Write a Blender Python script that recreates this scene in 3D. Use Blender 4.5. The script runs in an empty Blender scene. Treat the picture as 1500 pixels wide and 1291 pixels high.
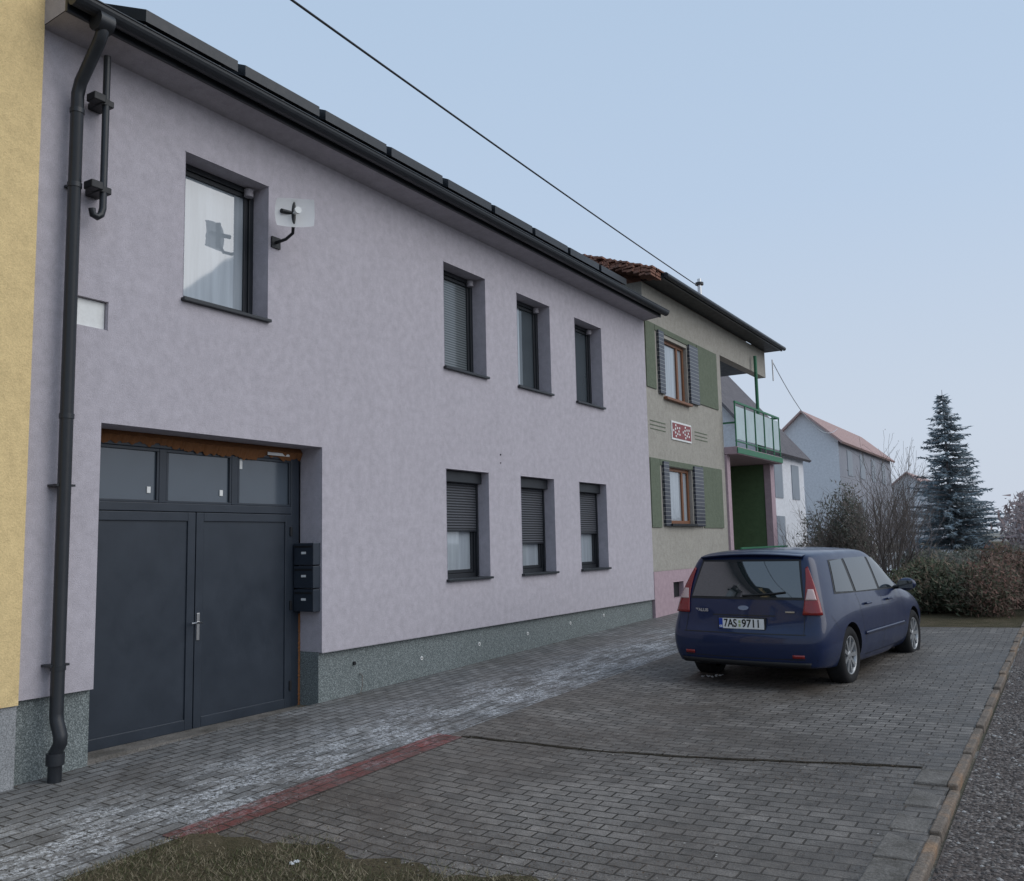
import bpy, bmesh, math, random
import numpy as np
from mathutils import Vector, Matrix
from mathutils.bvhtree import BVHTree
random.seed(4)
scn=bpy.context.scene
scn.view_settings.view_transform='Standard'; scn.view_settings.look='None'; scn.view_settings.exposure=0
rad=math.radians
def itp(x,pts):
    if x<=pts[0][0]: return pts[0][1]
    for (a,b),(c,d) in zip(pts,pts[1:]):
        if x<=c: return b+(d-b)*(x-a)/(c-a)
    return pts[-1][1]
GY=[(-400,-.3),(-6,-.2),(3,-.13),(7.24,0),(17,.19),(30,.45),(60,1.25),(400,2.5)]
GX=[(-400,0),(0,0),(2.1,-.05),(3.3,-.10),(4.7,-.09),(6.1,-.06),(6.3,-.08),(13,-.1),(400,-.1)]
def g(x,y): return itp(y,GY)+itp(x,GX)
# ---------------------------------------------------------------- materials
def mat(name,col,rough=.7,metal=0,spec=.5,coat=0,ior=1.45):
    m=bpy.data.materials.new(name); m.use_nodes=True; b=m.node_tree.nodes['Principled BSDF']
    b.inputs['Base Color'].default_value=(*col,1); b.inputs['Roughness'].default_value=rough
    b.inputs['Metallic'].default_value=metal; b.inputs['Specular IOR Level'].default_value=spec
    b.inputs['Coat Weight'].default_value=coat; b.inputs['Coat Roughness'].default_value=.04; b.inputs['IOR'].default_value=ior
    return m
def N(m,t): return m.node_tree.nodes.new(t)
def Lk(m,a,b): m.node_tree.links.new(a,b)
def coords(m,sc=(1,1,1)):
    tc=N(m,'ShaderNodeTexCoord'); mp=N(m,'ShaderNodeMapping'); mp.inputs['Scale'].default_value=sc
    Lk(m,tc.outputs['Object'],mp.inputs['Vector']); return mp.outputs['Vector']
def noise(m,vec,scale,detail=4,rough=.55):
    n=N(m,'ShaderNodeTexNoise'); n.inputs['Scale'].default_value=scale; n.inputs['Detail'].default_value=detail; n.inputs['Roughness'].default_value=rough
    Lk(m,vec,n.inputs['Vector']); return n.outputs['Fac']
def ramp(m,fac,stops):
    r=N(m,'ShaderNodeValToRGB'); e=r.color_ramp.elements
    while len(e)<len(stops): e.new(.5)
    for i,(p,c) in enumerate(stops):
        e[i].position=p; e[i].color=(*c,1) if len(c)==3 else c
    Lk(m,fac,r.inputs['Fac']); return r.outputs['Color']
def mix(m,fac,a,b,mode='MIX'):
    x=N(m,'ShaderNodeMix'); x.data_type='RGBA'; x.blend_type=mode
    for s,v in ((x.inputs[0],fac),(x.inputs[6],a),(x.inputs[7],b)):
        if isinstance(v,(int,float)): s.default_value=v
        elif isinstance(v,tuple): s.default_value=(*v,1)
        else: Lk(m,v,s)
    return x.outputs[2]
def math_(m,op,a,b=0.0,clamp=False):
    x=N(m,'ShaderNodeMath'); x.operation=op; x.use_clamp=clamp
    for s,v in ((x.inputs[0],a),(x.inputs[1],b)):
        if isinstance(v,(int,float)): s.default_value=v
        else: Lk(m,v,s)
    return x.outputs[0]
def bump(m,h,strength=.3,dist=.01):
    b=N(m,'ShaderNodeBump'); b.inputs['Strength'].default_value=strength; b.inputs['Distance'].default_value=dist
    Lk(m,h,b.inputs['Height']); Lk(m,b.outputs['Normal'],m.node_tree.nodes['Principled BSDF'].inputs['Normal']); return b
def base(m,c): Lk(m,c,m.node_tree.nodes['Principled BSDF'].inputs['Base Color'])
def roughin(m,c): Lk(m,c,m.node_tree.nodes['Principled BSDF'].inputs['Roughness'])
def s3(c,k): return tuple(min(1,v*k) for v in c)
def plaster(name,col,fine=180,bs=.35,var=.12,streak=True):
    m=mat(name,col,.9,spec=.2); v=coords(m)
    n1=noise(m,v,1.7,6,.68); n2=noise(m,v,fine,2,.6); n3=noise(m,coords(m,(1,4,.35)),2.6,5,.65)
    c=ramp(m,n1,[(.3,s3(col,1-var)),(.7,s3(col,1+var*.7))])
    if streak:
        c=mix(m,math_(m,'MULTIPLY',ramp(m,n3,[(.5,(0,0,0)),(.78,(1,1,1))]),.25),c,s3(col,.72))
        mp=N(m,'ShaderNodeSeparateXYZ'); Lk(m,coords(m),mp.inputs[0])
        low=N(m,'ShaderNodeMapRange'); low.inputs[1].default_value=.54; low.inputs[2].default_value=1.2; low.inputs[3].default_value=.7; low.inputs[4].default_value=0
        Lk(m,mp.outputs['Z'],low.inputs[0])
        c=mix(m,math_(m,'MULTIPLY',low.outputs[0],n1),c,s3(col,.6))
    c=mix(m,.55,c,ramp(m,n2,[(.3,s3(col,.72)),(.7,s3(col,1.22))]))
    n4=noise(m,v,9,4,.7); c=mix(m,.2,c,ramp(m,n4,[(.35,s3(col,.55)),(.65,s3(col,1.3))]))
    base(m,c); bump(m,math_(m,'ADD',n2,math_(m,'MULTIPLY',n4,1.2)),bs,.008); return m
M={}
M['wall']=plaster('lavender_plaster',(.480,.449,.490),110,.45)
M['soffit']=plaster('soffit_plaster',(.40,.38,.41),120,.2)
M['yellow']=plaster('yellow_plaster',(.76,.58,.30),90,.6,.08)
def speck(name,c1,c2,scale=220):
    m=mat(name,c1,.75,spec=.3); v=coords(m); n=noise(m,v,scale,2,.6); n1=noise(m,v,1.5,5)
    c=ramp(m,n,[(.35,s3(c1,.55)),(.5,c1),(.66,c2)]); c=mix(m,math_(m,'MULTIPLY',n1,.4),c,s3(c1,.6)); base(m,c); bump(m,n,.5,.004); return m
M['plinth']=speck('granulate_plinth',(.155,.18,.18),(.38,.42,.42),110)
M['plinth2']=speck('grey_plinth',(.30,.31,.32),(.4,.41,.42),120)
def paint(name,col,rough=.45,sc=8):
    m=mat(name,col,rough); v=coords(m); n=noise(m,v,sc,5,.65)
    base(m,ramp(m,n,[(.25,s3(col,.85)),(.75,s3(col,1.15))])); roughin(m,ramp(m,n,[(.3,(rough*.85,)*3),(.7,(min(1,rough*1.2),)*3)])); bump(m,noise(m,v,60,2),.08,.002); return m
M['anth']=paint('anthracite_paint',(.026,.034,.047),.36,3)
M['dark']=paint('anthracite_trim',(.020,.023,.028),.4)
M['black']=paint('black_plastic',(.012,.013,.015),.5)
M['steel']=mat('brushed_steel',(.55,.55,.55),.3,1)
M['white']=paint('white_plastic',(.74,.75,.74),.45)
M['foam']=paint('pu_foam',(.20,.085,.032),.95,30)
def glass(name,col,rough=.04,ior=1.7,wav=.02,fold=True):
    m=mat(name,col,rough,spec=.6,ior=ior); v=coords(m)
    n=noise(m,v,1.3,2)
    if fold: base(m,ramp(m,noise(m,coords(m,(1,7,.5)),1.6,3),[(.3,s3(col,.82)),(.7,s3(col,1.12))]))
    else: base(m,ramp(m,n,[(.3,s3(col,.9)),(.7,s3(col,1.1))]))
    bump(m,n,wav,.05); return m
M['gl_curt']=glass('window_curtained',(.33,.37,.41),.03,2.0)
M['gl_dark']=glass('window_dark',(.06,.075,.085),.03,1.8,.02,False)
M['gl_trans']=glass('window_frosted',(.06,.078,.10),.15,1.7,.02,False)
M['gl_car']=glass('car_glass',(.018,.024,.026),.03,2.1,.0,False)
m=mat('louvre_curtain',(.2,.21,.22),.15,ior=1.7); w=N(m,'ShaderNodeTexWave'); w.bands_direction='Z'; w.inputs['Scale'].default_value=9; Lk(m,coords(m),w.inputs['Vector']); base(m,ramp(m,w.outputs['Fac'],[(.3,(.05,.06,.065)),(.6,(.15,.17,.18))])); M['blind']=m
m=mat('roller_shutter',(.08,.085,.095),.5); w=N(m,'ShaderNodeTexWave'); w.bands_direction='Z'; w.inputs['Scale'].default_value=8.5; Lk(m,coords(m),w.inputs['Vector']); base(m,ramp(m,w.outputs['Fac'],[(.05,(.012,.013,.016)),(.4,(.065,.07,.08)),(.9,(.09,.095,.11))])); bump(m,w.outputs['Fac'],.8,.01); M['shutter']=m
# paving
def paving(name,c1,c2,rot,salt=0,dirt=.5,red=False):
    m=mat(name,c1,.75,spec=.35); tc=N(m,'ShaderNodeTexCoord'); mp=N(m,'ShaderNodeMapping'); mp.inputs['Rotation'].default_value=(0,0,rot)
    Lk(m,tc.outputs['Object'],mp.inputs['Vector'])
    nz=N(m,'ShaderNodeTexNoise'); nz.inputs['Scale'].default_value=1.6; nz.inputs['Detail'].default_value=3; Lk(m,mp.outputs[0],nz.inputs['Vector'])
    sc=N(m,'ShaderNodeVectorMath'); sc.operation='MULTIPLY_ADD'; Lk(m,nz.outputs['Color'],sc.inputs[0]); sc.inputs[1].default_value=(.05,.05,0); Lk(m,mp.outputs[0],sc.inputs[2])
    b=N(m,'ShaderNodeTexBrick'); b.inputs['Scale'].default_value=1; b.inputs['Brick Width'].default_value=.205; b.inputs['Row Height'].default_value=.105
    b.inputs['Mortar Size'].default_value=.008; b.inputs['Mortar Smooth'].default_value=.5; b.inputs['Bias'].default_value=0
    b.inputs['Color1'].default_value=(*c1,1); b.inputs['Color2'].default_value=(*c2,1); b.inputs['Mortar'].default_value=(.028,.025,.02,1)
    Lk(m,sc.outputs[0],b.inputs['Vector'])
    v=coords(m); n1=noise(m,v,.6,6,.7); n2=noise(m,v,7,5,.65); n3=noise(m,v,110,2,.7)
    dm=math_(m,'MULTIPLY',ramp(m,n1,[(.38,(0,0,0)),(.60,(1,1,1))]),dirt)
    c=mix(m,dm,b.outputs['Color'],(.082,.068,.055))
    c=mix(m,.55,c,ramp(m,n2,[(.3,(.28,)*3),(.7,(.8,)*3)]),'OVERLAY')
    c=mix(m,.6,c,ramp(m,n3,[(.3,(.2,)*3),(.7,(.85,)*3)]),'OVERLAY')
    if red: c=mix(m,math_(m,'MULTIPLY',ramp(m,n2,[(.45,(0,0,0)),(.6,(1,1,1))]),.6),c,(.07,.058,.05))
    if salt:
        xyz=N(m,'ShaderNodeSeparateXYZ'); Lk(m,v,xyz.inputs[0])
        band=math_(m,'SUBTRACT',1.35,math_(m,'MULTIPLY',math_(m,'ABSOLUTE',math_(m,'SUBTRACT',xyz.outputs['X'],1.5)),1.5),True)
        st=noise(m,coords(m,(3.0,1.1,1)),1.3,6,.8); gr=noise(m,v,30,6,.9)
        s=math_(m,'MULTIPLY',math_(m,'MULTIPLY',ramp(m,st,[(.45,(0,0,0)),(.57,(1,1,1))]),ramp(m,gr,[(.49,(0,0,0)),(.55,(1,1,1))])),band)
        c=mix(m,math_(m,'MULTIPLY',s,salt),c,(.64,.66,.69))
    base(m,c); roughin(m,ramp(m,n1,[(.35,(.85,)*3),(.65,(.40,)*3)]))
    h=math_(m,'ADD',math_(m,'MULTIPLY',b.outputs['Fac'],-1.3),math_(m,'ADD',math_(m,'MULTIPLY',n3,.4),math_(m,'MULTIPLY',n2,.5))); bump(m,h,.8,.010); return m
M['walk']=paving('sidewalk_pavers',(.215,.215,.215),(.14,.143,.145),rad(90),1.0,.4)
M['park']=paving('parking_pavers',(.20,.183,.168),(.125,.116,.108),0,0,.75)
M['red']=paving('red_pavers',(.24,.06,.055),(.15,.05,.045),rad(90),.5,.35,True)
def soil(name,a,b_,c_,sc=3,bd=.03):
    m=mat(name,a,.95,spec=.1); v=coords(m); n=noise(m,v,sc,6,.7); n2=noise(m,v,60,3,.7)
    c=ramp(m,n,[(.3,a),(.5,b_),(.7,c_)]); c=mix(m,.5,c,ramp(m,n2,[(.3,(.15,)*3),(.7,(.85,)*3)]),'OVERLAY'); base(m,c); bump(m,math_(m,'ADD',n,n2),.8,bd); return m
M['lawn']=soil('winter_lawn',(.06,.055,.032),(.095,.08,.05),(.13,.105,.072))
M['field']=soil('rough_ground',(.09,.10,.07),(.17,.15,.12),(.6,.62,.65),.35)
M['dirt']=soil('dirt',(.03,.026,.02),(.05,.042,.03),(.07,.06,.045),8)
m=mat('gravel_road',(.1,.09,.085),.9,spec=.2); v=coords(m); vo=N(m,'ShaderNodeTexVoronoi'); vo.inputs['Scale'].default_value=40; Lk(m,v,vo.inputs['Vector'])
sp=N(m,'ShaderNodeSeparateColor'); Lk(m,vo.outputs['Color'],sp.inputs[0])
c=ramp(m,sp.outputs[0],[(.0,(.04,.036,.033)),(.55,(.13,.11,.10)),(.85,(.20,.175,.16)),(1,(.34,.32,.30))]); c=mix(m,ramp(m,noise(m,v,1.2,5),[(.4,(0,0,0)),(.7,(.8,.8,.8))]),c,(.10,.08,.072)); base(m,c); bump(m,math_(m,'MULTIPLY',vo.outputs['Distance'],-1.0),.9,.02); M['gravel']=m
M['kerb']=soil('concrete_kerb',(.095,.088,.078),(.155,.144,.132),(.21,.195,.18),4,.008)
M['kerbedge']=soil('stained_kerb',(.12,.10,.085),(.19,.16,.135),(.27,.185,.125),3,.008)
# ---------------------------------------------------------------- geometry helpers
def empty(name,loc=(0,0,0)):
    o=bpy.data.objects.new(name,None); scn.collection.objects.link(o); o.location=loc; return o
def mesh_obj(name,verts,faces,mats,parent=None,smooth=False,mi=None):
    me=bpy.data.meshes.new(name); me.from_pydata([tuple(v) for v in verts],[],faces)
    for mm in (mats if isinstance(mats,list) else [mats]): me.materials.append(mm)
    if mi is not None: me.polygons.foreach_set('material_index',mi)
    if smooth: me.polygons.foreach_set('use_smooth',[True]*len(me.polygons))
    me.update(); o=bpy.data.objects.new(name,me); scn.collection.objects.link(o)
    if parent: o.parent=parent
    return o
def bev(o,w,seg=2):
    if w>0:
        b=o.modifiers.new('b','BEVEL'); b.width=w; b.segments=seg; b.limit_method='ANGLE'
def boxvf(x0,x1,y0,y1,z0,z1):
    v=[(x,y,z) for x in (x0,x1) for y in (y0,y1) for z in (z0,z1)]
    return v,[(0,1,3,2),(4,6,7,5),(0,4,5,1),(2,3,7,6),(0,2,6,4),(1,5,7,3)]
def box(name,p,x0,x1,y0,y1,z0,z1,m,b=0):
    v,f=boxvf(x0,x1,y0,y1,z0,z1); o=mesh_obj(name,v,f,m,p); bev(o,b); return o
def boxes(name,p,lst,m,b=0):
    V=[];F=[]
    for q in lst:
        v,f=boxvf(*q); n=len(V); V+=v; F+=[tuple(i+n for i in t) for t in f]
    o=mesh_obj(name,V,F,m,p); bev(o,b); return o
def tube(name,p,pts,r,m,seg=12,closed_ends=True):
    c=bpy.data.curves.new(name,'CURVE'); c.dimensions='3D'; s=c.splines.new('POLY'); s.points.add(len(pts)-1)
    for i,q in enumerate(pts): s.points[i].co=(*q,1)
    c.bevel_depth=r; c.bevel_resolution=4; c.use_fill_caps=True; c.materials.append(m)
    o=bpy.data.objects.new(name,c); scn.collection.objects.link(o); o.parent=p
    for sp in c.splines: sp.use_smooth=True
    return o
def sheet(name,x0,x1,y0,y1,dz,m,parent=None,sx=1.0,sy=2.0):
    xs=sorted({x0,x1,*[a for a,_ in GX if x0<a<x1]}); ys=sorted({y0,y1,*[a for a,_ in GY if y0<a<y1]})
    V=[(x,y,g(x,y)+dz) for x in xs for y in ys]; n=len(ys)
    F=[(i*n+j,(i+1)*n+j,(i+1)*n+j+1,i*n+j+1) for i in range(len(xs)-1) for j in range(n-1)]
    return mesh_obj(name,V,F,m,parent)
def wallx(name,p,x,y0,y1,z0,z1,holes,depth,m):
    ys=sorted({y0,y1,*[h[0] for h in holes],*[h[1] for h in holes]}); zs=sorted({z0,z1,*[h[2] for h in holes],*[h[3] for h in holes]})
    V=[];F=[]
    def q(*pts):
        n=len(V); V.extend(pts); F.append((n,n+1,n+2,n+3))
    for a,b in zip(ys,ys[1:]):
        for c,d in zip(zs,zs[1:]):
            if any(h[0]<=a and b<=h[1] and h[2]<=c and d<=h[3] for h in holes): continue
            q((x,a,c),(x,b,c),(x,b,d),(x,a,d))
    for h in holes:
        a,b,c,d=h[:4]; dd=h[4] if len(h)>4 else depth; k=x-dd
        q((x,a,c),(x,a,d),(k,a,d),(k,a,c)); q((x,b,c),(k,b,c),(k,b,d),(x,b,d)); q((x,a,d),(x,b,d),(k,b,d),(k,a,d))
        if c>z0+.001: q((x,a,c),(k,a,c),(k,b,c),(x,b,c))
    q((x,y0,z0),(x,y0,z1),(x-.6,y0,z1),(x-.6,y0,z0)); q((x,y1,z0),(x-.6,y1,z0),(x-.6,y1,z1),(x,y1,z1))
    me=mesh_obj(name,V,F,m,p); bm=bmesh.new(); bm.from_mesh(me.data); bmesh.ops.remove_doubles(bm,verts=bm.verts,dist=1e-4); bm.to_mesh(me.data); bm.free(); bev(me,.006,2); return me
# ---------------------------------------------------------------- ground
ground=sheet('ground',-400,400,-400,400,-.03,M['field'])
sheet('sidewalk',-.06,2.02,-20,60,.004,M['walk'])
sheet('parking_lot',2.02,6.13,-20,16.9,.008,M['park'])
sheet('red_paving_strip',1.9,2.18,3.9,6.85,.012,M['red'])
def lawn_edge_y(x): return 4.02+.34*max(0,min(1,(x-2.1)/1.2))+.05*math.sin(x*3.1)+.05*math.sin(x*9+1)
xs=np.linspace(2.04,6.1,70); V=[];F=[]
for i,x in enumerate(xs):
    ye=lawn_edge_y(x)+random.uniform(-.05,.05)
    for k,yy in enumerate((-20,-6,3-1e-3,ye)): V.append((x,yy,g(x,min(yy,ye))+.02-(.008 if k==3 else 0)))
for i in range(len(xs)-1):
    for k in range(3): a=i*4+k; F.append((a,a+4,a+5,a+1))
mesh_obj('lawn',V,F,M['lawn'])
V=[];F=[];MI=[]
gm=[mat('grass_green',(.085,.10,.045),.8,spec=.2),mat('grass_straw',(.27,.23,.16),.8,spec=.2),mat('grass_dull',(.07,.065,.04),.8,spec=.2)]
for _ in range(52000):
    x=random.uniform(2.0,4.9); y=random.uniform(2.6,4.7)
    lim=lawn_edge_y(x)+random.gauss(0,.09)
    if y>lim: continue
    if math.sin(x*5+y*3)+math.sin(y*7-x*2)+random.gauss(0,.8)<-.5: continue
    h=random.uniform(.008,.040); a=random.uniform(0,6.28); w=.0022; z=g(x,y)+.015; lx,ly=random.gauss(0,.024),random.gauss(0,.024)
    n=len(V); V+=[(x-w*math.cos(a),y-w*math.sin(a),z),(x+w*math.cos(a),y+w*math.sin(a),z),(x+lx,y+ly,z+h)]; F.append((n,n+1,n+2)); MI.append(random.choices((0,1,2),(4,6,4))[0])
mesh_obj('grass',V,F,gm,mi=MI)
sheet('gravel_road',6.21,13.5,-20,60,-.02,M['gravel'])
sheet('planting_bed',2.02,6.13,16.9,60,.0,M['lawn'])
V=[];F=[];MI=[]
def litter(x,y,s):
    a=random.uniform(0,6.28); z=g(x,y)+.014+random.uniform(0,.004); n=len(V)
    for k in range(4):
        t=a+k*1.57; r=s*random.uniform(.4,1); V.append((x+r*math.cos(t),y+r*math.sin(t)*.7,z+random.uniform(0,s*.35)))
    F.append((n,n+1,n+2,n+3)); MI.append(random.choices((0,1,2),(6,4,.6))[0])
for _ in range(1600): litter(random.uniform(2.2,5.8),6.8+.62*random.random()+random.gauss(0,.25),random.uniform(.004,.014))
for _ in range(3500): litter(random.uniform(2.1,5.2),4.2+abs(random.gauss(0,.6)),random.uniform(.003,.012))
for _ in range(1400): litter(random.uniform(0.05,5.9),random.uniform(4,16.5),random.uniform(.004,.012))
for _ in range(500): litter(abs(random.gauss(0,.07)),random.uniform(3.5,16),random.uniform(.006,.016))
for _ in range(500): litter(5.88+random.gauss(0,.03),random.uniform(4.5,16),random.uniform(.005,.013))
mesh_obj('fallen_leaves',V,F,[mat('litter_brown',(.10,.068,.045),.9),mat('litter_dark',(.04,.032,.025),.9),mat('litter_pale',(.42,.40,.37),.9)],mi=MI)
def blob(V,F,c,r,sq=.6):
    n=len(V)
    for k,(dx,dy,dz) in enumerate([(1,0,0),(.3,.9,0),(-.8,.6,0),(-.8,-.6,0),(.3,-.9,0),(0,0,1),(0,0,-1)]):
        j=random.uniform(.7,1.2)*r; V.append((c[0]+dx*j,c[1]+dy*j,c[2]+dz*j*sq))
    for i in range(5): F.append((n+i,n+(i+1)%5,n+5)); F.append((n+(i+1)%5,n+i,n+6))
V=[];F=[];MI=[]
for _ in range(9000):
    x=6.22+abs(random.gauss(0,1.1)); y=random.uniform(3.5,13)
    if x>9: continue
    a=len(F); blob(V,F,(x,y,g(x,y)-.018),random.uniform(.006,.02)); mi=random.choices((0,1,2),(5,5,.6))[0]; MI+=[mi]*(len(F)-a)
mesh_obj('loose_gravel',V,F,[mat('stone_dark',(.08,.07,.066),.9),mat('stone_mid',(.17,.15,.14),.9),mat('stone_pale',(.36,.35,.34),.9)],mi=MI)
V=[];F=[]
for x,y,r,k in((3.05,10.9,.09,10),(3.12,11.0,.06,6),(2.95,4.02,.03,6)):
    for _ in range(k): blob(V,F,(x+random.gauss(0,r*.5),y+random.gauss(0,r*.5),g(x,y)+.018),random.uniform(.010,.022))
mesh_obj('snow_remnants',V,F,mat('dirty_snow',(.60,.62,.64),.8))
kerb=empty('kerb')
L=[];L2=[]
y=-6
while y<7.3:
    z=g(6,y); L.append((5.90+random.uniform(-.008,.008),6.115,y,min(y+.493,7.4),z-.2,z+.022+random.uniform(-.006,.006))); y+=.5
y=-6
while y<18:
    z=g(6.15,y); j=random.uniform(-.007,.007); L2.append((6.123+j,6.19+j,y,y+.992,z-.2,z+.035+random.uniform(-.006,.006))); y+=1.0
boxes('inner_blocks',kerb,L,M['kerb'],.012); boxes('edge_blocks',kerb,L2,M['kerbedge'],.012)
V=[];F=[];n=60
def seamxy(i):
    t=i/n; x=2.15+(5.9-2.15)*t; return x,6.86+.58*t+.02*math.sin(t*9)+.006*math.sin(t*47)
for i in range(n+1):
    x,y=seamxy(i); z=g(x,y); w=.008+.014*abs(math.sin(i*.9)); V+=[(x,y-w,z+.0125),(x,y+.022,z+.0125)]
for i in range(n): a=2*i; F.append((a,a+2,a+3,a+1))
mesh_obj('paving_seam',V,F,M['dirt'])
V=[];F=[]
for i in range(n+1):
    x,y=seamxy(i); z=g(x,y); h=.018+.003*math.sin(i*.5); V+=[(x,y+.014,z-.02),(x,y+.014,z+h),(x,y+.06,z+h),(x,y+.5,z+.009)]
for i in range(n):
    for k in range(3): a=4*i+k; F.append((a,a+4,a+5,a+1))
mesh_obj('raised_paving_edge',V,F,M['park'])
# ---------------------------------------------------------------- main house
H=empty('plastered_house')
W1=(5.463,6.519,4.04,5.491); UP=[W1,(9.654,10.674,4.04,5.491),(11.549,12.572,4.04,5.491),(13.44,14.464,4.04,5.491)]
LO=[(a,b,1.215,2.671) for a,b,_,_ in UP[1:]]
gate=(4.659,7.338,.544,2.768,.33)
meter=(4.36,4.69,3.58,3.83,.06)
wallx('front_wall',H,0,4.007,16.437,.544,6.04,UP+LO+[gate,meter],.25,M['wall'])
def plinthseg(name,p,x,ya,yb,zt,m,side=True):
    v,f=boxvf(x-.5,x,ya,yb,-.6,zt); return mesh_obj(name,v,f,m,p)
plinthseg('plinth_left',H,-.05,4.007,4.659,.543,M['plinth']); plinthseg('plinth_right',H,-.05,7.338,16.437,.543,M['plinth'])
box('drip_edge',H,-.055,.006,7.338,16.437,.535,.546,M['soffit'])
box('house_body',H,-9,-.66,4.02,16.42,-.4,6.1,M['wall'])
box('gate_niche_floor',H,-.45,-.06,4.659,7.338,-.5,-.03,M['kerb'])
def window(p,tag,h,xg,kind):
    ya,yb,za,zb=h; fw=.06; X0=xg; pr=.03
    fr=[(X0-.06,X0+pr,ya,ya+fw,za,zb),(X0-.06,X0+pr,yb-fw,yb,za,zb),(X0-.06,X0+pr,ya+fw,yb-fw,zb-fw,zb),(X0-.06,X0+pr,ya+fw,yb-fw,za,za+fw)]
    sw=.05; a,b,c,d=ya+fw,yb-fw,za+fw,zb-fw
    fr2=[(X0-.05,X0+.012,a+.004,a+sw,c+.004,d-.004),(X0-.05,X0+.012,b-sw,b-.004,c+.004,d-.004),(X0-.05,X0+.012,a+sw,b-sw,d-sw,d-.004),(X0-.05,X0+.012,a+sw,b-sw,c+.004,c+sw)]
    boxes(tag+'_frame',p,fr,M['dark'],.004); boxes(tag+'_sash',p,fr2,M['dark'],.004)
    gm={'curt':M['gl_curt'],'dark':M['gl_dark'],'blind':M['blind'],'shut':M['gl_curt']}[kind]
    box(tag+'_glass',p,X0-.03,X0-.012,a+sw,b-sw,c+sw,d-sw,gm)
    if kind=='dark': box(tag+'_curtain',p,X0-.03,X0-.009,a+sw,a+sw+(b-a)*.42,c+sw+.001,d-sw-.001,M['gl_curt'])
    box(tag+'_sill',p,X0+.03,.05,ya-.02,yb+.02,za-.028,za+.004,M['dark'],.004)
    if kind=='shut':
        zs=za+{'lower_window_a':.66,'lower_window_b':.47,'lower_window_c':.62}[tag]
        box(tag+'_shutter',p,X0+.035,X0+.05,ya+.03,yb-.03,zs,zb-.16,M['shutter'])
        box(tag+'_shutter_box',p,X0+.02,X0+.14,ya+.004,yb-.004,zb-.16,zb-.004,M['dark'],.01)
        boxes(tag+'_guides',p,[(X0+.031,X0+.07,ya+.001,ya+.035,za+.01,zb-.16),(X0+.031,X0+.07,yb-.035,yb-.001,za+.01,zb-.16)],M['dark'],.003)
        box(tag+'_shutter_end_bar',p,X0+.03,X0+.058,ya+.036,yb-.036,zs-.03,zs,M['dark'],.003)
    else:
        tube(tag+'_bracket',p,[(X0+.05,yb-.09,zb-.02),(X0+.05,yb-.09,zb-.10)],.05,M['soffit'])
for i,h in enumerate(UP): window(H,'upper_window_'+'abcd'[i],h,-.25,['curt','blind','dark','dark'][i])
for i,h in enumerate(LO): window(H,'lower_window_'+'abc'[i],h,-.25,'shut')
box('meter_box_door',H,-.055,-.04,4.365,4.685,3.585,3.825,M['white'],.004)
boxes('sill_clutter',H,[(-.19,-.15,6.30,6.36,4.045,4.10),(-.17,-.12,6.38,6.44,4.045,4.085)],M['foam'],.01)
X0=-.33; ya,yb=4.66,7.337; zt=2.685; zb=-.12
fr=[(X0-.08,X0,ya,ya+.08,zb,zt),(X0-.08,X0,7.2,7.322,zb,zt),(X0-.08,X0,ya+.08,7.2,zt-.05,zt),(X0-.08,X0+.005,ya+.08,7.2,2.04,2.12),
 (X0-.07,X0-.004,5.50,5.58,2.12,zt-.05),(X0-.07,X0-.004,6.37,6.45,2.12,zt-.05)]
boxes('gate_frame',H,fr,M['anth'],.006)
zg=zt-.05
boxes('gate_transom_glass',H,[(X0-.05,X0-.03,ya+.08,5.50,2.12,zg),(X0-.05,X0-.03,5.58,6.37,2.12,zg),(X0-.05,X0-.03,6.45,7.2,2.12,zg)],M['gl_trans'])
boxes('transom_beads',H,[(X0-.03,X0-.008,a,b,c,d) for (p0,p1) in ((ya+.08,5.5),(5.58,6.37),(6.45,7.2)) for a,b,c,d in ((p0,p1,2.121,2.145),(p0,p1,zg-.03,zg-.001),(p0+.001,p0+.025,2.146,zg-.03),(p1-.025,p1-.001,2.146,zg-.03))],M['anth'],.003)
for nm,a,b in(('left_leaf',ya+.085,5.915),('right_leaf',5.925,7.195)):
    boxes('gate_'+nm+'_frame',H,[(X0-.06,X0+.012,a,a+.09,zb+.09,2.035),(X0-.06,X0+.012,b-.09,b,zb+.09,2.035),(X0-.06,X0+.012,a+.09,b-.09,1.95,2.035),(X0-.06,X0+.012,a+.09,b-.09,zb+.09,zb+.19)],M['anth'],.005)
    box('gate_'+nm+'_panel',H,X0-.05,X0-.004,a+.09,b-.09,zb+.19,1.95,M['anth'])
box('gate_threshold',H,X0-.1,X0+.06,ya,yb,-.3,-.075,M['kerb'])
box('gate_handle_plate',H,X0+.012,X0+.022,5.94,5.975,.80,1.06,M['steel'],.003)
tube('gate_handle',H,[(X0+.022,5.957,.97),(X0+.07,5.957,.97),(X0+.07,5.84,.97)],.010,M['steel'])
boxes('gate_hinges',H,[(X0+.012,X0+.03,7.165,7.195,z,z+.1) for z in(.15,1.0,1.8)],M['black'],.004)
random.seed(5)
V=[];F=[]
n=130
ww=0
for i in range(n+1):
    y=4.8+(7.33-4.8)*i/n; ww=ww*.7+.3*random.uniform(-.02,.075)+(.014 if 40<i<118 else 0)*random.random(); w=max(0,ww)
    V+=[(X0+.004,y,2.768),(X0+.02+w*.5,y,2.735-w*.4),(X0+.006,y,2.69-w*1.2)]
for i in range(n):
    for k in range(2): a=3*i+k; F.append((a,a+3,a+4,a+1))
mesh_obj('foam_top',V,F,M['foam'],H,False)
V=[];F=[]
for i in range(n+1):
    z=-.05+1.0*i/n; w=.010*random.random()
    V+=[(X0+.002,7.318-w,z),(X0+.01+w,7.328,z),(X0+.006,7.337,z)]
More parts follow.
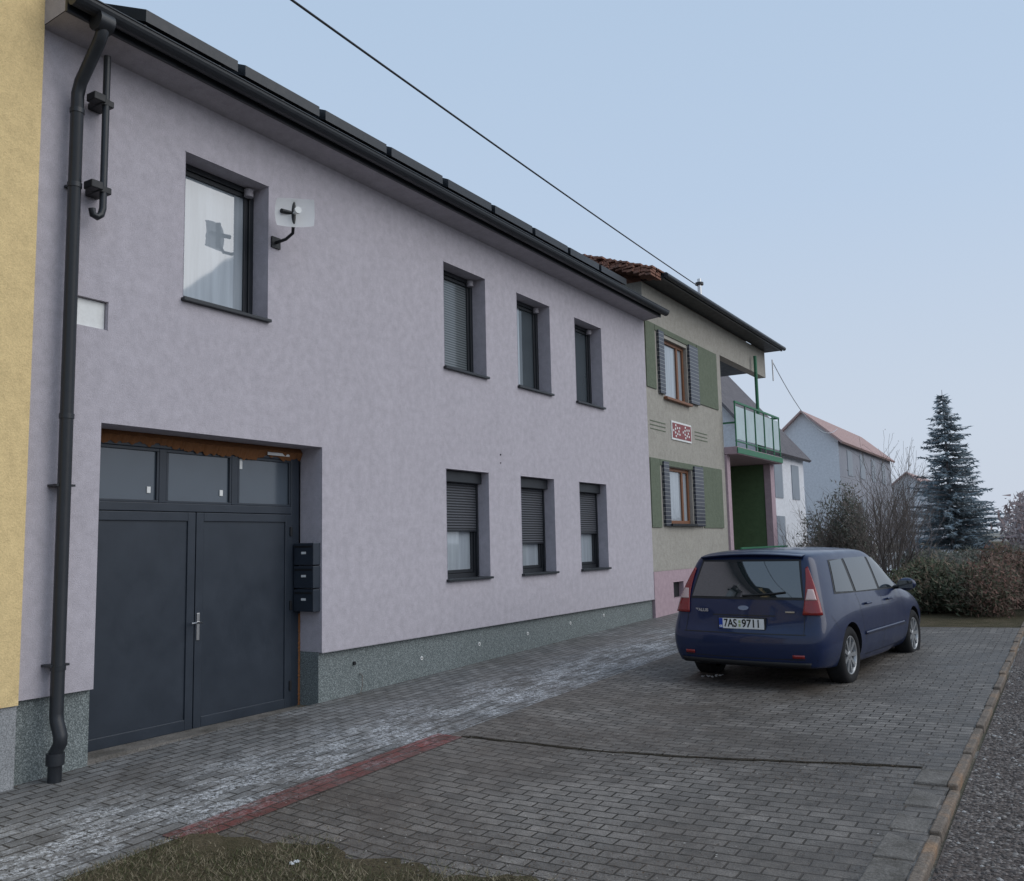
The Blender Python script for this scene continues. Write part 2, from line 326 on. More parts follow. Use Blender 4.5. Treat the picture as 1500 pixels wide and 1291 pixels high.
for i in range(n):
    for k in range(2): a=3*i+k; F.append((a,a+3,a+4,a+1))
mesh_obj('foam_side',V,F,M['foam'],H,True)
boxes('foil_scraps',H,[(X0+.028,X0+.034,6.82,7.14,2.668,2.70),(X0-.028,X0-.02,6.47,6.52,2.5,2.62),(X0-.028,X0-.02,5.38,5.42,2.21,2.27),(X0-.028,X0-.02,6.23,6.27,2.21,2.27)],M['white'],.002)
mb=[];lab=[];slot=[]
for k in range(3):
    z=.98+k*.25; mb.append((-.315,-.02,7.225,7.336,z,z+.24)); lab.append((-.20,-.13,7.2235,7.2255,z+.12,z+.145)); slot.append((-.30,-.035,7.221,7.2255,z+.19,z+.212))
boxes('letter_boxes',H,mb,M['anth'],.008); boxes('letter_box_labels',H,lab,M['white']); boxes('letter_box_flaps',H,slot,M['black'],.002)
mesh_obj('soffit',[(0.001,4.007,6.03),(.34,4.007,6.06),(.34,16.45,6.06),(.001,16.45,6.03)],[(0,1,2,3)],M['soffit'],H)
boxes('fascia',H,[(.34,.37,4.0,16.45,6.05,6.17)],M['dark'])
mesh_obj('eave_end',[(0,4.0,6.03),(.34,4.0,6.06),(.34,4.0,6.2),(0,4.0,6.38)],[(0,1,2,3)],M['soffit'],H)
mesh_obj('eave_end_right',[(0,16.45,6.03),(.34,16.45,6.06),(.34,16.45,6.2),(0,16.45,6.38)],[(0,1,2,3)],M['soffit'],H)
V=[];F=[];ng=10
for j,y in enumerate((4.0,16.52)):
    for i in range(ng+1):
        a=math.pi+math.pi*i/ng; V.append((.445+.075*math.cos(a),y,6.165+.085*math.sin(a)))
for i in range(ng): F.append((i,i+1,ng+2+i,ng+1+i))
F.append(tuple(range(ng+1))); F.append(tuple(range(ng+1,2*ng+2)))
o=mesh_obj('gutter',V,F,M['dark'],H); s=o.modifiers.new('s','SOLIDIFY'); s.thickness=.004
tube('gutter_bead',H,[(.522,4.0,6.168),(.522,16.52,6.168)],.009,M['dark'])
L=[]
y=4.6
while y<16.4: L.append((.36,.53,y,y+.025,6.172,6.178)); y+=.8
boxes('gutter_brackets',H,L,M['dark'])
tp=math.tan(rad(27)); roofm=soil('dark_roof_tiles',(.03,.03,.033),(.045,.045,.05),(.06,.058,.06),6,.02)
rz=lambda x:6.17+(.40-x)*tp
mesh_obj('roof',[(.40,4.0,rz(.4)),(.40,16.45,rz(.4)),(-5,16.45,rz(-5)),(-5,4.0,rz(-5)),(-10,16.45,rz(0)),(-10,4.0,rz(0)),(.40,4.0,rz(.4)-.06),(.40,16.45,rz(.4)-.06)],[(0,1,2,3),(3,2,4,5),(0,6,7,1)],roofm,H)
mesh_obj('right_gable',[(0,16.436,6),(-5,16.436,rz(-5)-.03),(-10,16.436,6)],[(0,1,2)],M['wall'],H)
pv=empty('solar_array')
for k in range(9):
    y0=4.95+k*1.185+(.0 if k<4 else .03); V=[];a=.06; b=-1.6
    for x in (a,b):
        for yy in (y0,y0+1.085):
            for dz in (.20,.318): V.append((x,yy,rz(x)+dz-(.10 if (x==b) else 0)))
    mesh_obj('panel_%d'%(k+1),V,[(0,1,3,2),(4,6,7,5),(0,4,5,1),(2,3,7,6),(1,5,7,3),(0,2,6,4)],M['dark'],pv)
boxes('rails',pv,[(-.2,-.15,4.9,15.7,rz(-.17)-.02,rz(-.17)+.17)],M['dark'])
tube('downpipe',H,[(.445,4.27,6.12),(.445,4.27,5.98),(.40,4.27,5.90),(.16,4.27,5.62),(.12,4.27,5.52),(.12,4.27,.42),(.13,4.27,.36),(.19,4.265,.26),(.19,4.265,.2),(.14,4.26,.13),(.14,4.26,g(0,4.2)-.02)],.052,M['dark'])
for z in(5.35,4.7,2.75,.75): tube('downpipe_collar',H,[(.12,4.27,z),(.12,4.27,z+.04)],.058,M['dark'])
boxes('downpipe_clamps',H,[(0,.1,4.25,4.29,z,z+.02) for z in(4.72,.77)]+[(.0,.13,4.20,4.36,z,z+.018) for z in(2.2,.78)],M['dark'])
tube('downpipe_shoe',H,[(.14,4.26,g(0,4.2)+.13),(.14,4.26,g(0,4.2)+.22)],.068,M['dark'])
tube('gutter_outlet',H,[(.445,4.2,6.05),(.445,4.33,6.05)],.09,M['dark'])
tube('roof_vent_pipe',H,[(-.3,4.55,6.5),(-.3,4.55,7.25)],.05,M['kerb'])
tube('conduit',H,[(.17,4.5,5.95),(.17,4.5,4.58),(.17,4.485,4.52),(.17,4.45,4.49),(.17,4.41,4.50),(.17,4.40,4.55)],.03,M['dark'])
for z in (5.52,4.74): boxes('conduit_bracket',H,[(0,.2,4.44,4.56,z-.03,z+.03),(.1,.22,4.36,4.47,z-.02,z+.05)],M['black'],.008)
for yy,zz in((9.15,.27),(10.44,.31),(11.73,.33),(13.08,.37),(14.3,.40)): tube('plinth_vent',H,[(-.052,yy,zz),(-.042,yy,zz)],.025,M['white']); tube('plinth_vent_hole',H,[(-.042,yy,zz),(-.040,yy,zz)],.012,M['kerb'])
tube('hose_stub',H,[(-.06,8.0,.24),(-.01,8.0,.21),(.01,7.98,.1),(.0,7.93,-.02)],.006,M['kerb'])
tube('wall_hook',H,[(-.06,7.9,.36),(-.03,7.9,.36)],.02,M['black'])
tube('wall_pin',H,[(0,11.0,2.95),(.012,11.0,2.95)],.012,M['black']); tube('wall_pin',H,[(0,11.0,2.83),(.012,11.0,2.83)],.008,M['black'])
A=empty('panel_antenna')
tw=mat('translucent_white',(.76,.77,.77),.5); b=tw.node_tree.nodes['Principled BSDF']; tr=N(tw,'ShaderNodeBsdfTranslucent'); tr.inputs[0].default_value=(.8,.82,.84,1); ms=N(tw,'ShaderNodeMixShader'); ms.inputs[0].default_value=.4
Lk(tw,b.outputs[0],ms.inputs[1]); Lk(tw,tr.outputs[0],ms.inputs[2]); Lk(tw,ms.outputs[0],tw.node_tree.nodes['Material Output'].inputs['Surface'])
V=[];F=[];n=14; cy,cz=6.57,5.14; an=rad(24)
for i in range(n+1):
    for j in range(n+1):
        u=(i/n-.5)*2; v=(j/n-.5)*2
        k=1-.07*(u*u*v*v); bow=.022*(u*u+v*v); yy=.215*u*k
        V.append((.33+yy*math.sin(an)+bow*math.cos(an),cy+yy*math.cos(an)-bow*math.sin(an),cz+.155*v*k+.03*u))
for i in range(n):
    for j in range(n): a=i*(n+1)+j; F.append((a,a+n+1,a+n+2,a+1))
mesh_obj('reflector',V,F,tw,A,True)
tube('feed',A,[(.33,cy,cz),(.43,cy-.045,cz)],.018,M['white']); tube('feed_head',A,[(.41,cy-.036,cz),(.44,cy-.05,cz)],.036,M['white'])
tube('back_bracket',A,[(.315,cy,cz-.14),(.315,cy,cz+.14)],.028,M['black']); tube('back_clamp',A,[(.30,cy-.15,cz-.01),(.30,cy+.15,cz+.02)],.024,M['black'])
tube('arm',A,[(.0,6.62,4.90),(.16,6.62,4.91),(.27,6.61,4.95),(.31,cy+.01,5.03),(.315,cy,cz-.1)],.017,M['black']); box('arm_plate',A,0.001,.02,6.56,6.68,4.84,4.96,M['black'])
# ---------------------------------------------------------------- yellow house (left)
YH=empty('yellow_house')
wallx('front_wall',YH,.05,-9,4.004,.52,7.3,[(0.3,1.5,1.6,3.0),(-3.5,-2.2,1.6,3.0),(0.3,1.5,4.4,5.8)],.15,M['yellow'])
boxes('windows',YH,[(-.13,-.1,.3,1.5,1.6,3.0),(-.13,-.1,-3.5,-2.2,1.6,3.0),(-.13,-.1,.3,1.5,4.4,5.8)],M['gl_curt'])
box('plinth',YH,-.5,.03,-9,4.004,-.6,.52,M['plinth2']); box('body',YH,-9,-.55,-9,4.0,-.5,7.3,M['yellow'])
mesh_obj('roof',[(.5,-9.2,7.2),(.5,4.0,7.2),(-4.5,4.0,9.6),(-4.5,-9.2,9.6),(-9.5,4.0,7.2),(-9.5,-9.2,7.2)],[(0,1,2,3),(3,2,4,5)],roofm,YH)
# ---------------------------------------------------------------- green/grey neighbour
NH=empty('balcony_house')
M['beige']=plaster('beige_roughcast',(.38,.36,.32),60,.8,.18); M['green']=plaster('green_roughcast',(.15,.175,.13),60,.9,.15,False); M['pink']=plaster('pink_plinth',(.44,.33,.365),100,.4,.12)
M['rail']=paint('green_enamel',(.03,.16,.08),.5); M['wood']=paint('brown_window_wood',(.20,.085,.04),.5,20); M['gfield']=plaster('green_loggia_paint',(.10,.155,.08),80,.3,.15,False)
tile=soil('clay_tiles',(.19,.10,.075),(.30,.16,.12),(.15,.105,.09),5,.03)
ND=-.02
nw=[(17.42,18.78,4.62,5.88),(17.42,18.78,2.0,3.17),(17.4,17.95,.5,.82)]
wallx('front_wall',NH,ND,16.44,21.06,1.06,6.85,nw[:2],.14,M['beige'])
wallx('base_wall',NH,ND+.03,16.44,21.06,-.3,1.06,[nw[2]],.1,M['pink'])
box('cellar_window',NH,-.12,-.09,17.4,17.95,.5,.82,M['black'])
gp=[]
for z0,z1 in((4.72,6.08),(1.92,3.3)):
    for a,b in((16.5,16.98),(19.42,20.75)): gp.append((ND-.02,ND+.022,a,b,z0,z1))
    gp.append((ND-.02,ND+.02,17.0,19.4,z1-.12,z1))
boxes('green_panels',NH,gp,M['green'],.004)
bm_=mat('glazed_brick',(.03,.035,.05),.3); b=N(bm_,'ShaderNodeTexBrick'); b.inputs['Scale'].default_value=1; b.inputs['Brick Width'].default_value=3; b.inputs['Row Height'].default_value=.08; b.inputs['Mortar Size'].default_value=.006
b.inputs['Color1'].default_value=(.02,.025,.04,1); b.inputs['Color2'].default_value=(.045,.05,.065,1); b.inputs['Mortar'].default_value=(.25,.25,.24,1)
tc=N(bm_,'ShaderNodeTexCoord'); mp=N(bm_,'ShaderNodeMapping'); mp.inputs['Rotation'].default_value=(rad(90),0,0); Lk(bm_,tc.outputs['Object'],mp.inputs[0]); Lk(bm_,mp.outputs[0],b.inputs['Vector']); base(bm_,b.outputs['Color'])
boxes('brick_pilasters',NH,[(ND,ND+.06,a,bb,z0,z1) for z0,z1 in((4.66,5.98),(1.95,3.26)) for a,bb in((17.1,17.38),(18.84,19.38))],bm_,.004)
for k,(a,bb,c,d) in enumerate(nw[:2]):
    t='upper' if k==0 else 'lower'; X=ND-.1
    boxes(t+'_window_frame',NH,[(X-.03,X+.03,a,a+.07,c,d),(X-.03,X+.03,bb-.07,bb,c,d),(X-.03,X+.03,a+.07,bb-.07,c,c+.07),(X-.03,X+.03,a+.07,bb-.07,d-.07,d),(X-.03,X+.025,bb-.42,bb-.33,c+.07,d-.07)],M['wood'],.005)
    box(t+'_window_glass',NH,X-.02,X-.01,a+.07,bb-.07,c+.07,d-.07,M['gl_curt']); box(t+'_window_sill',NH,X+.03,.07,a-.05,bb+.05,c-.05,c,M['wood'] if k==0 else M['black'],.004)
boxes('tile_panel_frame',NH,[(ND+.001,ND+.02,17.7,18.85,3.76,4.16)],M['white'],.003)
boxes('tile_panel',NH,[(ND+.018,ND+.024,17.74,18.81,3.80,4.12)],paint('dark_red_tile',(.22,.03,.03),.4,20))
L=[]
random.seed(8)
for k in range(2):
    cy=17.98+k*.55
    for i in range(10):
        a=i*.63; r=.09+.07*(i%2); yy=cy+r*math.cos(a)*1.2; zz=3.96+r*math.sin(a)*.75; L.append((ND+.024,ND+.027,yy-.028,yy+.028,zz-.022,zz+.022))
boxes('tile_panel_flowers',NH,L,M['white'])
boxes('score_lines',NH,[(ND+.001,ND+.006,a,b,z,z+.02) for z in(3.88,3.96,4.04) for a,b in((16.6,17.4),(19.1,19.9))],M['green'])
box('side_body',NH,-8,-1.6,16.46,24.95,-.3,6.84,M['beige'])
box('front_body_infill',NH,-1.59,-.64,16.46,20.84,-.3,6.8,M['beige'])
box('loggia_side_wall',NH,-1.59,-.64,20.85,21.05,1.0,6.84,M['beige'])
box('loggia_back_upper',NH,-1.58,-1.5,21.07,24.9,3.9,6.8,M['white']); box('loggia_back_lower',NH,-1.58,-1.45,21.07,24.6,.3,3.65,M['gfield'])
box('loggia_beam',NH,-.25,ND-.003,21.063,24.95,6.12,6.849,M['beige'])
box('loggia_ceiling',NH,-1.5,-.26,21.07,24.94,6.3,6.84,M['black'])
box('loggia_end_wall',NH,-1.44,-.13,24.62,24.95,.2,3.67,M['gfield']); box('loggia_end_pillar',NH,-.12,.06,24.6,24.97,.2,3.67,M['pink'])
box('loggia_front_pillar',NH,-.3,.03,21.065,21.30,.2,3.67,M['pink'])
box('balcony_slab',NH,-1.5,.30,21.07,24.97,3.68,3.86,M['pink'],.01); box('balcony_slab_edge',NH,.301,.32,21.06,24.97,3.70,3.84,M['rail'])
tube('balcony_post',NH,[(.1,23.6,3.86),(.1,23.6,6.5)],.045,M['rail'])
L=[(.25,.29,21.1,24.95,4.92,4.97),(.25,.28,21.1,24.95,3.98,4.01),(-1.4,.25,24.90,24.94,4.92,4.97)]+[(.255,.285,y,y+.04,3.86,4.92) for y in (21.1,21.9,22.7,23.5,24.3,24.91)]
boxes('balcony_railing',NH,L,M['rail'],.003)
boxes('balcony_panels',NH,[(.262,.272,y+.06,y+.74,4.05,4.85) for y in (21.1,21.9,22.7,23.5)]+[(.262,.272,24.36,24.88,4.05,4.85)],paint('pale_panel',(.42,.52,.53),.4,3))
L=[(.3,.34,20.9,24.9,1.42,1.46),(.3,.34,20.9,24.9,.78,.81)]+[(.3,.34,y,y+.03,.5,1.42) for y in np.arange(20.9,24.9,.8)]
boxes('terrace_railing',NH,L,M['rail'],.004)
for y in np.arange(20.95,24.6,.4): 
    tube('terrace_rail_brace',NH,[(.32,y,.8),(.32,y+.36,1.42)],.012,M['rail']); tube('terrace_rail_brace',NH,[(.32,y+.36,.8),(.32,y,1.42)],.012,M['rail'])
box('terrace_floor',NH,-1.43,.4,21.31,24.59,-.2,.62,M['pink'])
rn=lambda x:6.95+(.42-x)*.345
mesh_obj('roof_covering',[(.42,16.3,rn(.42)),(.42,25.1,rn(.42)),(-4,25.1,rn(-4)),(-4,16.3,rn(-4)),(-8.4,25.1,rn(.42)),(-8.4,16.3,rn(.42))],[(0,1,2,3),(3,2,4,5)],tile,NH)
boxes('roof_fascia',NH,[(.40,.44,16.5,25.1,6.84,6.96)],M['dark']); box('roof_soffit',NH,ND,.40,16.45,25.1,6.86,6.9,M['black'])
mesh_obj('roof_gable_r',[(.4,25.05,6.85),(-4,25.05,rn(-4)-.02),(-8.4,25.05,6.85)],[(0,1,2)],M['beige'],NH)
mesh_obj('roof_gable_l',[(.4,16.47,6.85),(-4,16.47,rn(-4)-.02),(-8.4,16.47,6.85)],[(0,1,2)],tile,NH)
tube('eave_gutter',NH,[(.48,16.5,6.91),(.48,25.15,6.91)],.055,M['dark'])
V=[];F=[]
random.seed(3)
for k in range(18):
    x=.40-k*.13
    for lay in range(4):
        for j in range(2):
            yy=15.98+j*.24+random.uniform(-.06,.06)+lay*.02; zz=rn(x)-.16+lay*.055+random.uniform(-.01,.012)
            v,f=boxvf(x-.125,x-.005,yy,yy+.24,zz,zz+.04); n=len(V); t=random.uniform(-.03,.03); v=[(a,b_,c+t*(a-x)*6) for a,b_,c in v]; V+=v; F+=[tuple(i+n for i in t_) for t_ in f]
mesh_obj('verge_tiles',V,F,tile,NH)
V=[];F=[]
for k in range(26):
    for j in range(38):
        if j>2 and k>5: continue
        x=.42-k*.2; yy=16.3+j*.23; zz=rn(x)+.012+random.uniform(0,.012); v,f=boxvf(x-.24,x,yy,yy+.21,zz,zz+.03); n=len(V); V+=v; F+=[tuple(i+n for i in t) for t in f]
mesh_obj('roof_tiles',V,F,tile,NH)
tube('roof_mast',NH,[(-.28,20.6,7.2),(-.28,20.6,7.95)],.05,M['steel']); tube('roof_mast_cap',NH,[(-.28,20.6,7.8),(-.28,20.6,7.86)],.1,M['dark'])
tube('balcony_mast',NH,[(.2,24.9,6.0),(.2,24.9,6.6)],.02,M['steel'])
wr=empty('overhead_cable'); E=Vector((-.28,20.5,7.75)); S=Vector((1.45,5.4,6.5))
S2=E+(S-E)*1.9; S2.z+= .25
pts=[]
for i in range(41):
    t=i/40; q=E.lerp(S2,t); q.z-=4*.12*t*(1-t); pts.append(tuple(q))
tube('cable',wr,pts,.012,M['black'])
pts=[]
for i in range(21):
    t=i/20; q=Vector((.2,24.9,6.55)).lerp(Vector((-3.4,50,7.4)),t); q.z-=4*.9*t*(1-t); pts.append(tuple(q))
tube('far_cable',wr,pts,.012,M['steel'])
# ---------------------------------------------------------------- distant houses
def far_house(name,x0,x1,y0,y1,ze,zr,wm,sm,rm,wins=(),front=()):
    h=empty(name); 
    mesh_obj('gable_walls',[(x0,y0,-.2),(x1,y0,-.2),(x1,y0,ze),((x0+x1)/2,y0,zr),(x0,y0,ze),(x0,y1,-.2),(x1,y1,-.2),(x1,y1,ze),((x0+x1)/2,y1,zr),(x0,y1,ze)],[(0,1,2,3,4),(6,5,9,8,7)],wm,h)
    mesh_obj('side_walls',[(x1,y0,-.2),(x1,y1,-.2),(x1,y1,ze),(x1,y0,ze),(x0,y0,-.2),(x0,y1,-.2),(x0,y1,ze),(x0,y0,ze)],[(0,1,2,3),(4,7,6,5)],sm,h)
    xm=(x0+x1)/2; k=(zr-ze)/(x1-xm); o=.3
    mesh_obj('roof',[(x1+o,y0-o,ze-k*o+.05),(x1+o,y1+o,ze-k*o+.05),(xm,y1+o,zr+.05),(xm,y0-o,zr+.05),(x0-o,y1+o,ze-k*o+.05),(x0-o,y0-o,ze-k*o+.05)],[(0,1,2,3),(3,2,4,5)],rm,h).modifiers.new('s','SOLIDIFY').thickness=.12
    if wins: boxes('windows',h,[(x1-.02,x1+.03,a,b,c,d) for a,b,c,d in wins],hazeglass)
    if front: boxes('gable_windows',h,[(a,b,y0-.03,y0+.02,c,d) for a,b,c,d in front],hazeglass)
    return h
hazeglass=paint('haze_window',(.24,.27,.31),.5,2)
pale=plaster('haze_pale_render',(.68,.69,.72),40,.1,.04,False); greyr=plaster('haze_grey_render',(.30,.31,.35),40,.1,.08,False); redt=soil('haze_red_tiles',(.38,.26,.25),(.44,.31,.29),(.42,.33,.32),5,.02)  # far house walls, roofs and windows: fog haze painted in as paler colours
brn=soil('haze_brown_roof',(.13,.13,.14),(.17,.16,.17),(.19,.18,.19))
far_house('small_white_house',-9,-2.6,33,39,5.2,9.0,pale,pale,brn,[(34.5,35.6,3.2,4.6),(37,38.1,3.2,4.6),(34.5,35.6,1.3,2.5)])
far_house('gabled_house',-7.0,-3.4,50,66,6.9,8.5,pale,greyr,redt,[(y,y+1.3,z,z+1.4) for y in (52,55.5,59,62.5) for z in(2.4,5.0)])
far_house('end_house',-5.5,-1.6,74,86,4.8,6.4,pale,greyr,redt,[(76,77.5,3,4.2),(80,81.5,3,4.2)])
# ---------------------------------------------------------------- vegetation
def branch(V,F,a,b,ra,rb,sides=5):
    d=(b-a); 
    if d.length<1e-5: return
    d.normalize(); u=d.orthogonal().normalized(); w=d.cross(u); n=len(V)
    for c,r in((a,ra),(b,rb)):
        for i in range(sides):
            t=6.2832*i/sides; V.append(tuple(c+u*(r*math.cos(t))+w*(r*math.sin(t))))
    for i in range(sides): F.append((n+i,n+(i+1)%sides,n+sides+(i+1)%sides,n+sides+i))
def grow(V,F,tips,p,d,L,r,lev,maxl,spread,up=.15,rmin=.003):
    n=3; q=p.copy(); dd=d.copy(); rr=r
    for i in range(n):
        dd=(dd+Vector((random.gauss(0,.12),random.gauss(0,.12),random.gauss(0,.08)+up*.3))).normalized()
        q2=q+dd*(L/n); r2=rr*.86; branch(V,F,q,q2,max(rr,rmin),max(r2,rmin*.8),5 if lev<2 else 3); q=q2; rr=r2
        if lev<maxl and i>=0:
            for _ in range(random.choice((1,2)) if lev else 2):
                a=random.uniform(0,6.28); o=dd.orthogonal().normalized(); o=Matrix.Rotation(a,3,dd)@o
                nd=(dd+o*random.uniform(.5,1)*spread+Vector((0,0,up))).normalized()
                grow(V,F,tips,q.copy(),nd,L*random.uniform(.55,.8),rr*.6,lev+1,maxl,spread,up,rmin)
    tips.append(q)
bark=mat('bark',(.12,.10,.09),.9); bark2=mat('haze_bark',(.20,.18,.18),.9)  # second bark is paled, with distance haze put into its colour
def leafcloud(name_,centers,n,size,mats,parent,ws,flat=.7):
    V=[];F=[];MI=[]
    tot=sum(c[3]*c[4]*c[5] for c in centers)
    for c in centers:
        k=int(n*c[3]*c[4]*c[5]/tot)
        for _ in range(k):
            while True:
                u=Vector((random.uniform(-1,1),random.uniform(-1,1),random.uniform(-1,1)))
                if u.length<1: break
            if u.length<.55 and random.random()<.5: u=u.normalized()*random.uniform(.6,1)
            if random.random()<.15: u*=random.uniform(1.0,1.3)
            p=Vector((c[0]+u.x*c[3],c[1]+u.y*c[4],c[2]+u.z*c[5])); 
            d=Vector((random.gauss(0,1),random.gauss(0,1),random.gauss(0,1)+.6)).normalized(); s=size*random.uniform(.5,1.4)
            o=d.orthogonal().normalized()*s*.2; m_=len(V); V+=[tuple(p-o),tuple(p+o),tuple(p+d*s)]; F.append((m_,m_+1,m_+2)); MI.append(random.choices(range(len(mats)),ws)[0])
    return mesh_obj(name_,V,F,mats,parent,mi=MI)
random.seed(21)
def shrub_tree(name,loc,h,nst,lev,leafn,leafmats,spread=.8,r=.035,leafr=.25,bk=None):
    T=empty(name); V=[];F=[];tips=[]
    for _ in range(nst):
        a=random.uniform(0,6.28); d=Vector((math.cos(a)*.38,math.sin(a)*.38,1)).normalized()
        grow(V,F,tips,Vector(loc)+Vector((math.cos(a)*.08,math.sin(a)*.08,-.1)),d,h*.42,r,0,lev,spread)
    mesh_obj('branches',V,F,bk or bark,T)
    if leafn:
        V=[];F=[];MI=[]
        for _ in range(leafn):
            t=random.choice(tips); p=t+Vector((random.gauss(0,leafr),random.gauss(0,leafr),random.gauss(0,leafr)))
            d=Vector((random.gauss(0,1),random.gauss(0,1),random.gauss(0,1))).normalized()*.03; o=d.orthogonal().normalized()*.010; m_=len(V)
            V+=[tuple(p-o),tuple(p+o),tuple(p+d)]; F.append((m_,m_+1,m_+2)); MI.append(random.randrange(len(leafmats)))
        mesh_obj('leaves',V,F,leafmats,T,mi=MI)
    return T
dl=[mat('dead_leaf',(.15,.10,.07),.8),mat('dead_leaf_dark',(.10,.08,.065),.8)]
shrub_tree('bare_tree',(3.35,22,g(3.35,22)),3.75,5,3,500,dl,.65,.03,.02)
shrub_tree('bare_tree',(3.0,31,g(3.0,31)),3.6,4,3,100,dl,.7,.035,.03,bark2)
shrub_tree('bare_tree',(0.4,37,g(0.4,37)),3.4,4,3,100,dl,.7,.035,.03,bark2)
jm=[mat('juniper_dark',(.042,.052,.032),.85),mat('juniper_mid',(.08,.092,.055),.85),mat('juniper_brown',(.15,.115,.08),.85)]
def bush(name,cs,n,size,mats,ws,tw=3,bk=None):
    B=empty(name); leafcloud('foliage',cs,n,size,mats,B,ws)
    V=[];F=[];t=[]
    for c in cs:
        for _ in range(tw): grow(V,F,t,Vector((c[0],c[1],c[2]-c[5])),Vector((random.gauss(0,.5),random.gauss(0,.5),1)).normalized(),c[5]*1.0,.012,0,2,.7)
    mesh_obj('twigs',V,F,bk or bark,B); return B
def cl(x0,x1,y0,y1,h,k,rs=(.35,.7)):
    out=[]
    for _ in range(k):
        x=random.uniform(x0,x1); y=random.uniform(y0,y1); r=random.uniform(*rs); hh=h*random.uniform(.6,1); out.append((x,y,g(x,y)+hh*.5,r,r,hh*.55))
    return out
bush('juniper_bush',cl(3.9,5.4,18.6,22,1.0,18,(.3,.6)),26000,.09,jm,(3,5,3))
rm_=[mat('hedge_rust',(.20,.11,.085),.85),mat('hedge_brown',(.15,.10,.075),.85),mat('hedge_green',(.09,.088,.055),.85)]
bush('rust_hedge',cl(5.5,7.0,18.6,22.5,1.2,16,(.3,.6)),28000,.075,rm_,(3,5,3))
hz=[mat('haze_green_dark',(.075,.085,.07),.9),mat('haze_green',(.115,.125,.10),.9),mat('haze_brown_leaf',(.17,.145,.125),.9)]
bush('evergreen_shrub',cl(.9,2.1,25,26.2,2.7,9,(.3,.55)),9000,.09,hz,(3,4,4),5)
bush('brown_shrub',cl(-.6,.6,29,34,1.4,8,(.5,.8)),7000,.11,[hz[2],mat('haze_tan',(.24,.20,.18),.9)],(3,3),4,bark2)
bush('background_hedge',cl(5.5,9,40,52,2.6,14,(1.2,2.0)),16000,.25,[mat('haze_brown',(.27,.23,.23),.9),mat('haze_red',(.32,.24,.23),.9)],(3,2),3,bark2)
bush('low_hedge',cl(2.6,5.5,27,36,.8,16,(.5,.9)),14000,.12,hz,(3,4,4))
V=[];F=[]
for _ in range(70):
    x=random.uniform(1.5,7); y=random.uniform(30,46); r=random.uniform(.3,1.1); n=len(V); z=g(x,y)+.02
    for k in range(9):
        t=k*.698; V.append((x+r*random.uniform(.6,1)*math.cos(t),y+1.6*r*random.uniform(.6,1)*math.sin(t),z+.05))
    F.append(tuple(range(n,n+9)))
mesh_obj('snow_patches',V,F,mat('old_snow',(.7,.72,.76),.8))
def spruce(loc,h,w):
    T=empty('spruce_tree'); V=[];F=[];MI=[];x0,y0,z0=loc
    TV=[];TF=[]; branch(TV,TF,Vector(loc),Vector((x0,y0,z0+h)),.14,.01,8)
    z=.15
    while z<h-.1:
        r=w*(1-z/h)**.8*random.uniform(.78,1.12)+.05; nb=max(5,int(10*(1-z/h))+5)
        for k in range(nb):
            a=random.uniform(0,6.28); rr=r*random.uniform(.6,1.2); droop=random.uniform(.05,.25)*rr
            p0=Vector((x0,y0,z0+z)); p1=Vector((x0+math.cos(a)*rr,y0+math.sin(a)*rr,z0+z-droop+.12*rr))
            branch(TV,TF,p0,p1,.025,.006,3)
            ns=int(rr*26)+8
            for s in range(ns):
                t=(s+random.random())/ns; p=p0.lerp(p1,t); p.z-=math.sin(t*3)*.08
                side=Vector((-math.sin(a),math.cos(a),0))*random.choice((-1,1)); d=(side*random.uniform(.2,1)+Vector((math.cos(a),math.sin(a),-.3))*.6+Vector((0,0,random.gauss(0,.35)))).normalized()
                L_=random.uniform(.14,.34)*(1.15-t*.4); o=d.orthogonal().normalized()*.045; n=len(V)
                V+=[tuple(p-o),tuple(p+o),tuple(p+d*L_)]; F.append((n,n+1,n+2)); MI.append(random.choices((0,1,2),(4,4,2))[0])
        z+=random.uniform(.13,.25)
    mesh_obj('needles',V,F,[mat('haze_spruce_dark',(.14,.18,.205),.9),mat('haze_spruce_mid',(.19,.235,.26),.9),mat('haze_spruce_light',(.27,.32,.355),.9)],T,mi=MI); mesh_obj('trunk',TV,TF,bark2,T)  # needle tones lightened and blued, so the haze is in the colour
spruce((1.8,50,g(1.8,50)),8.0,2.5)
# ---------------------------------------------------------------- car
CAR=empty('parked_car')
St=[]
St.append([(.80,.08,.27),(.865,.055,.40),(.875,.06,.60),(.85,.11,.72),(.79,.16,.965),(.68,.35,1.36),(.63,.40,1.42),(.50,.38,1.45),(.25,.365,1.462),(0,.36,1.467)])
St.append([(.84,.30,.24),(.905,.28,.38),(.912,.28,.60),(.895,.29,.76),(.84,.33,.97),(.72,.48,1.375),(.66,.53,1.44),(.50,.54,1.473),(.26,.54,1.488),(0,.54,1.493)])
def st(y,xs,zs): St.append([(xs[i],y,zs[i]) for i in range(10)])
st(.80,[.84,.915,.92,.915,.865,.74,.68,.51,.26,0],[.22,.37,.60,.80,.975,1.38,1.45,1.483,1.498,1.502])
st(1.3,[.83,.905,.918,.915,.87,.74,.68,.51,.26,0],[.20,.36,.60,.80,.965,1.385,1.455,1.488,1.503,1.507])
st(2.1,[.83,.90,.915,.912,.87,.735,.67,.51,.26,0],[.19,.36,.60,.80,.95,1.385,1.455,1.485,1.500,1.504])
St.append([(.83,2.75,.19),(.90,2.75,.36),(.915,2.75,.60),(.91,2.8,.79),(.865,2.9,.935),(.715,2.50,1.37),(.64,2.48,1.425),(.49,2.47,1.457),(.25,2.46,1.47),(0,2.46,1.475)])
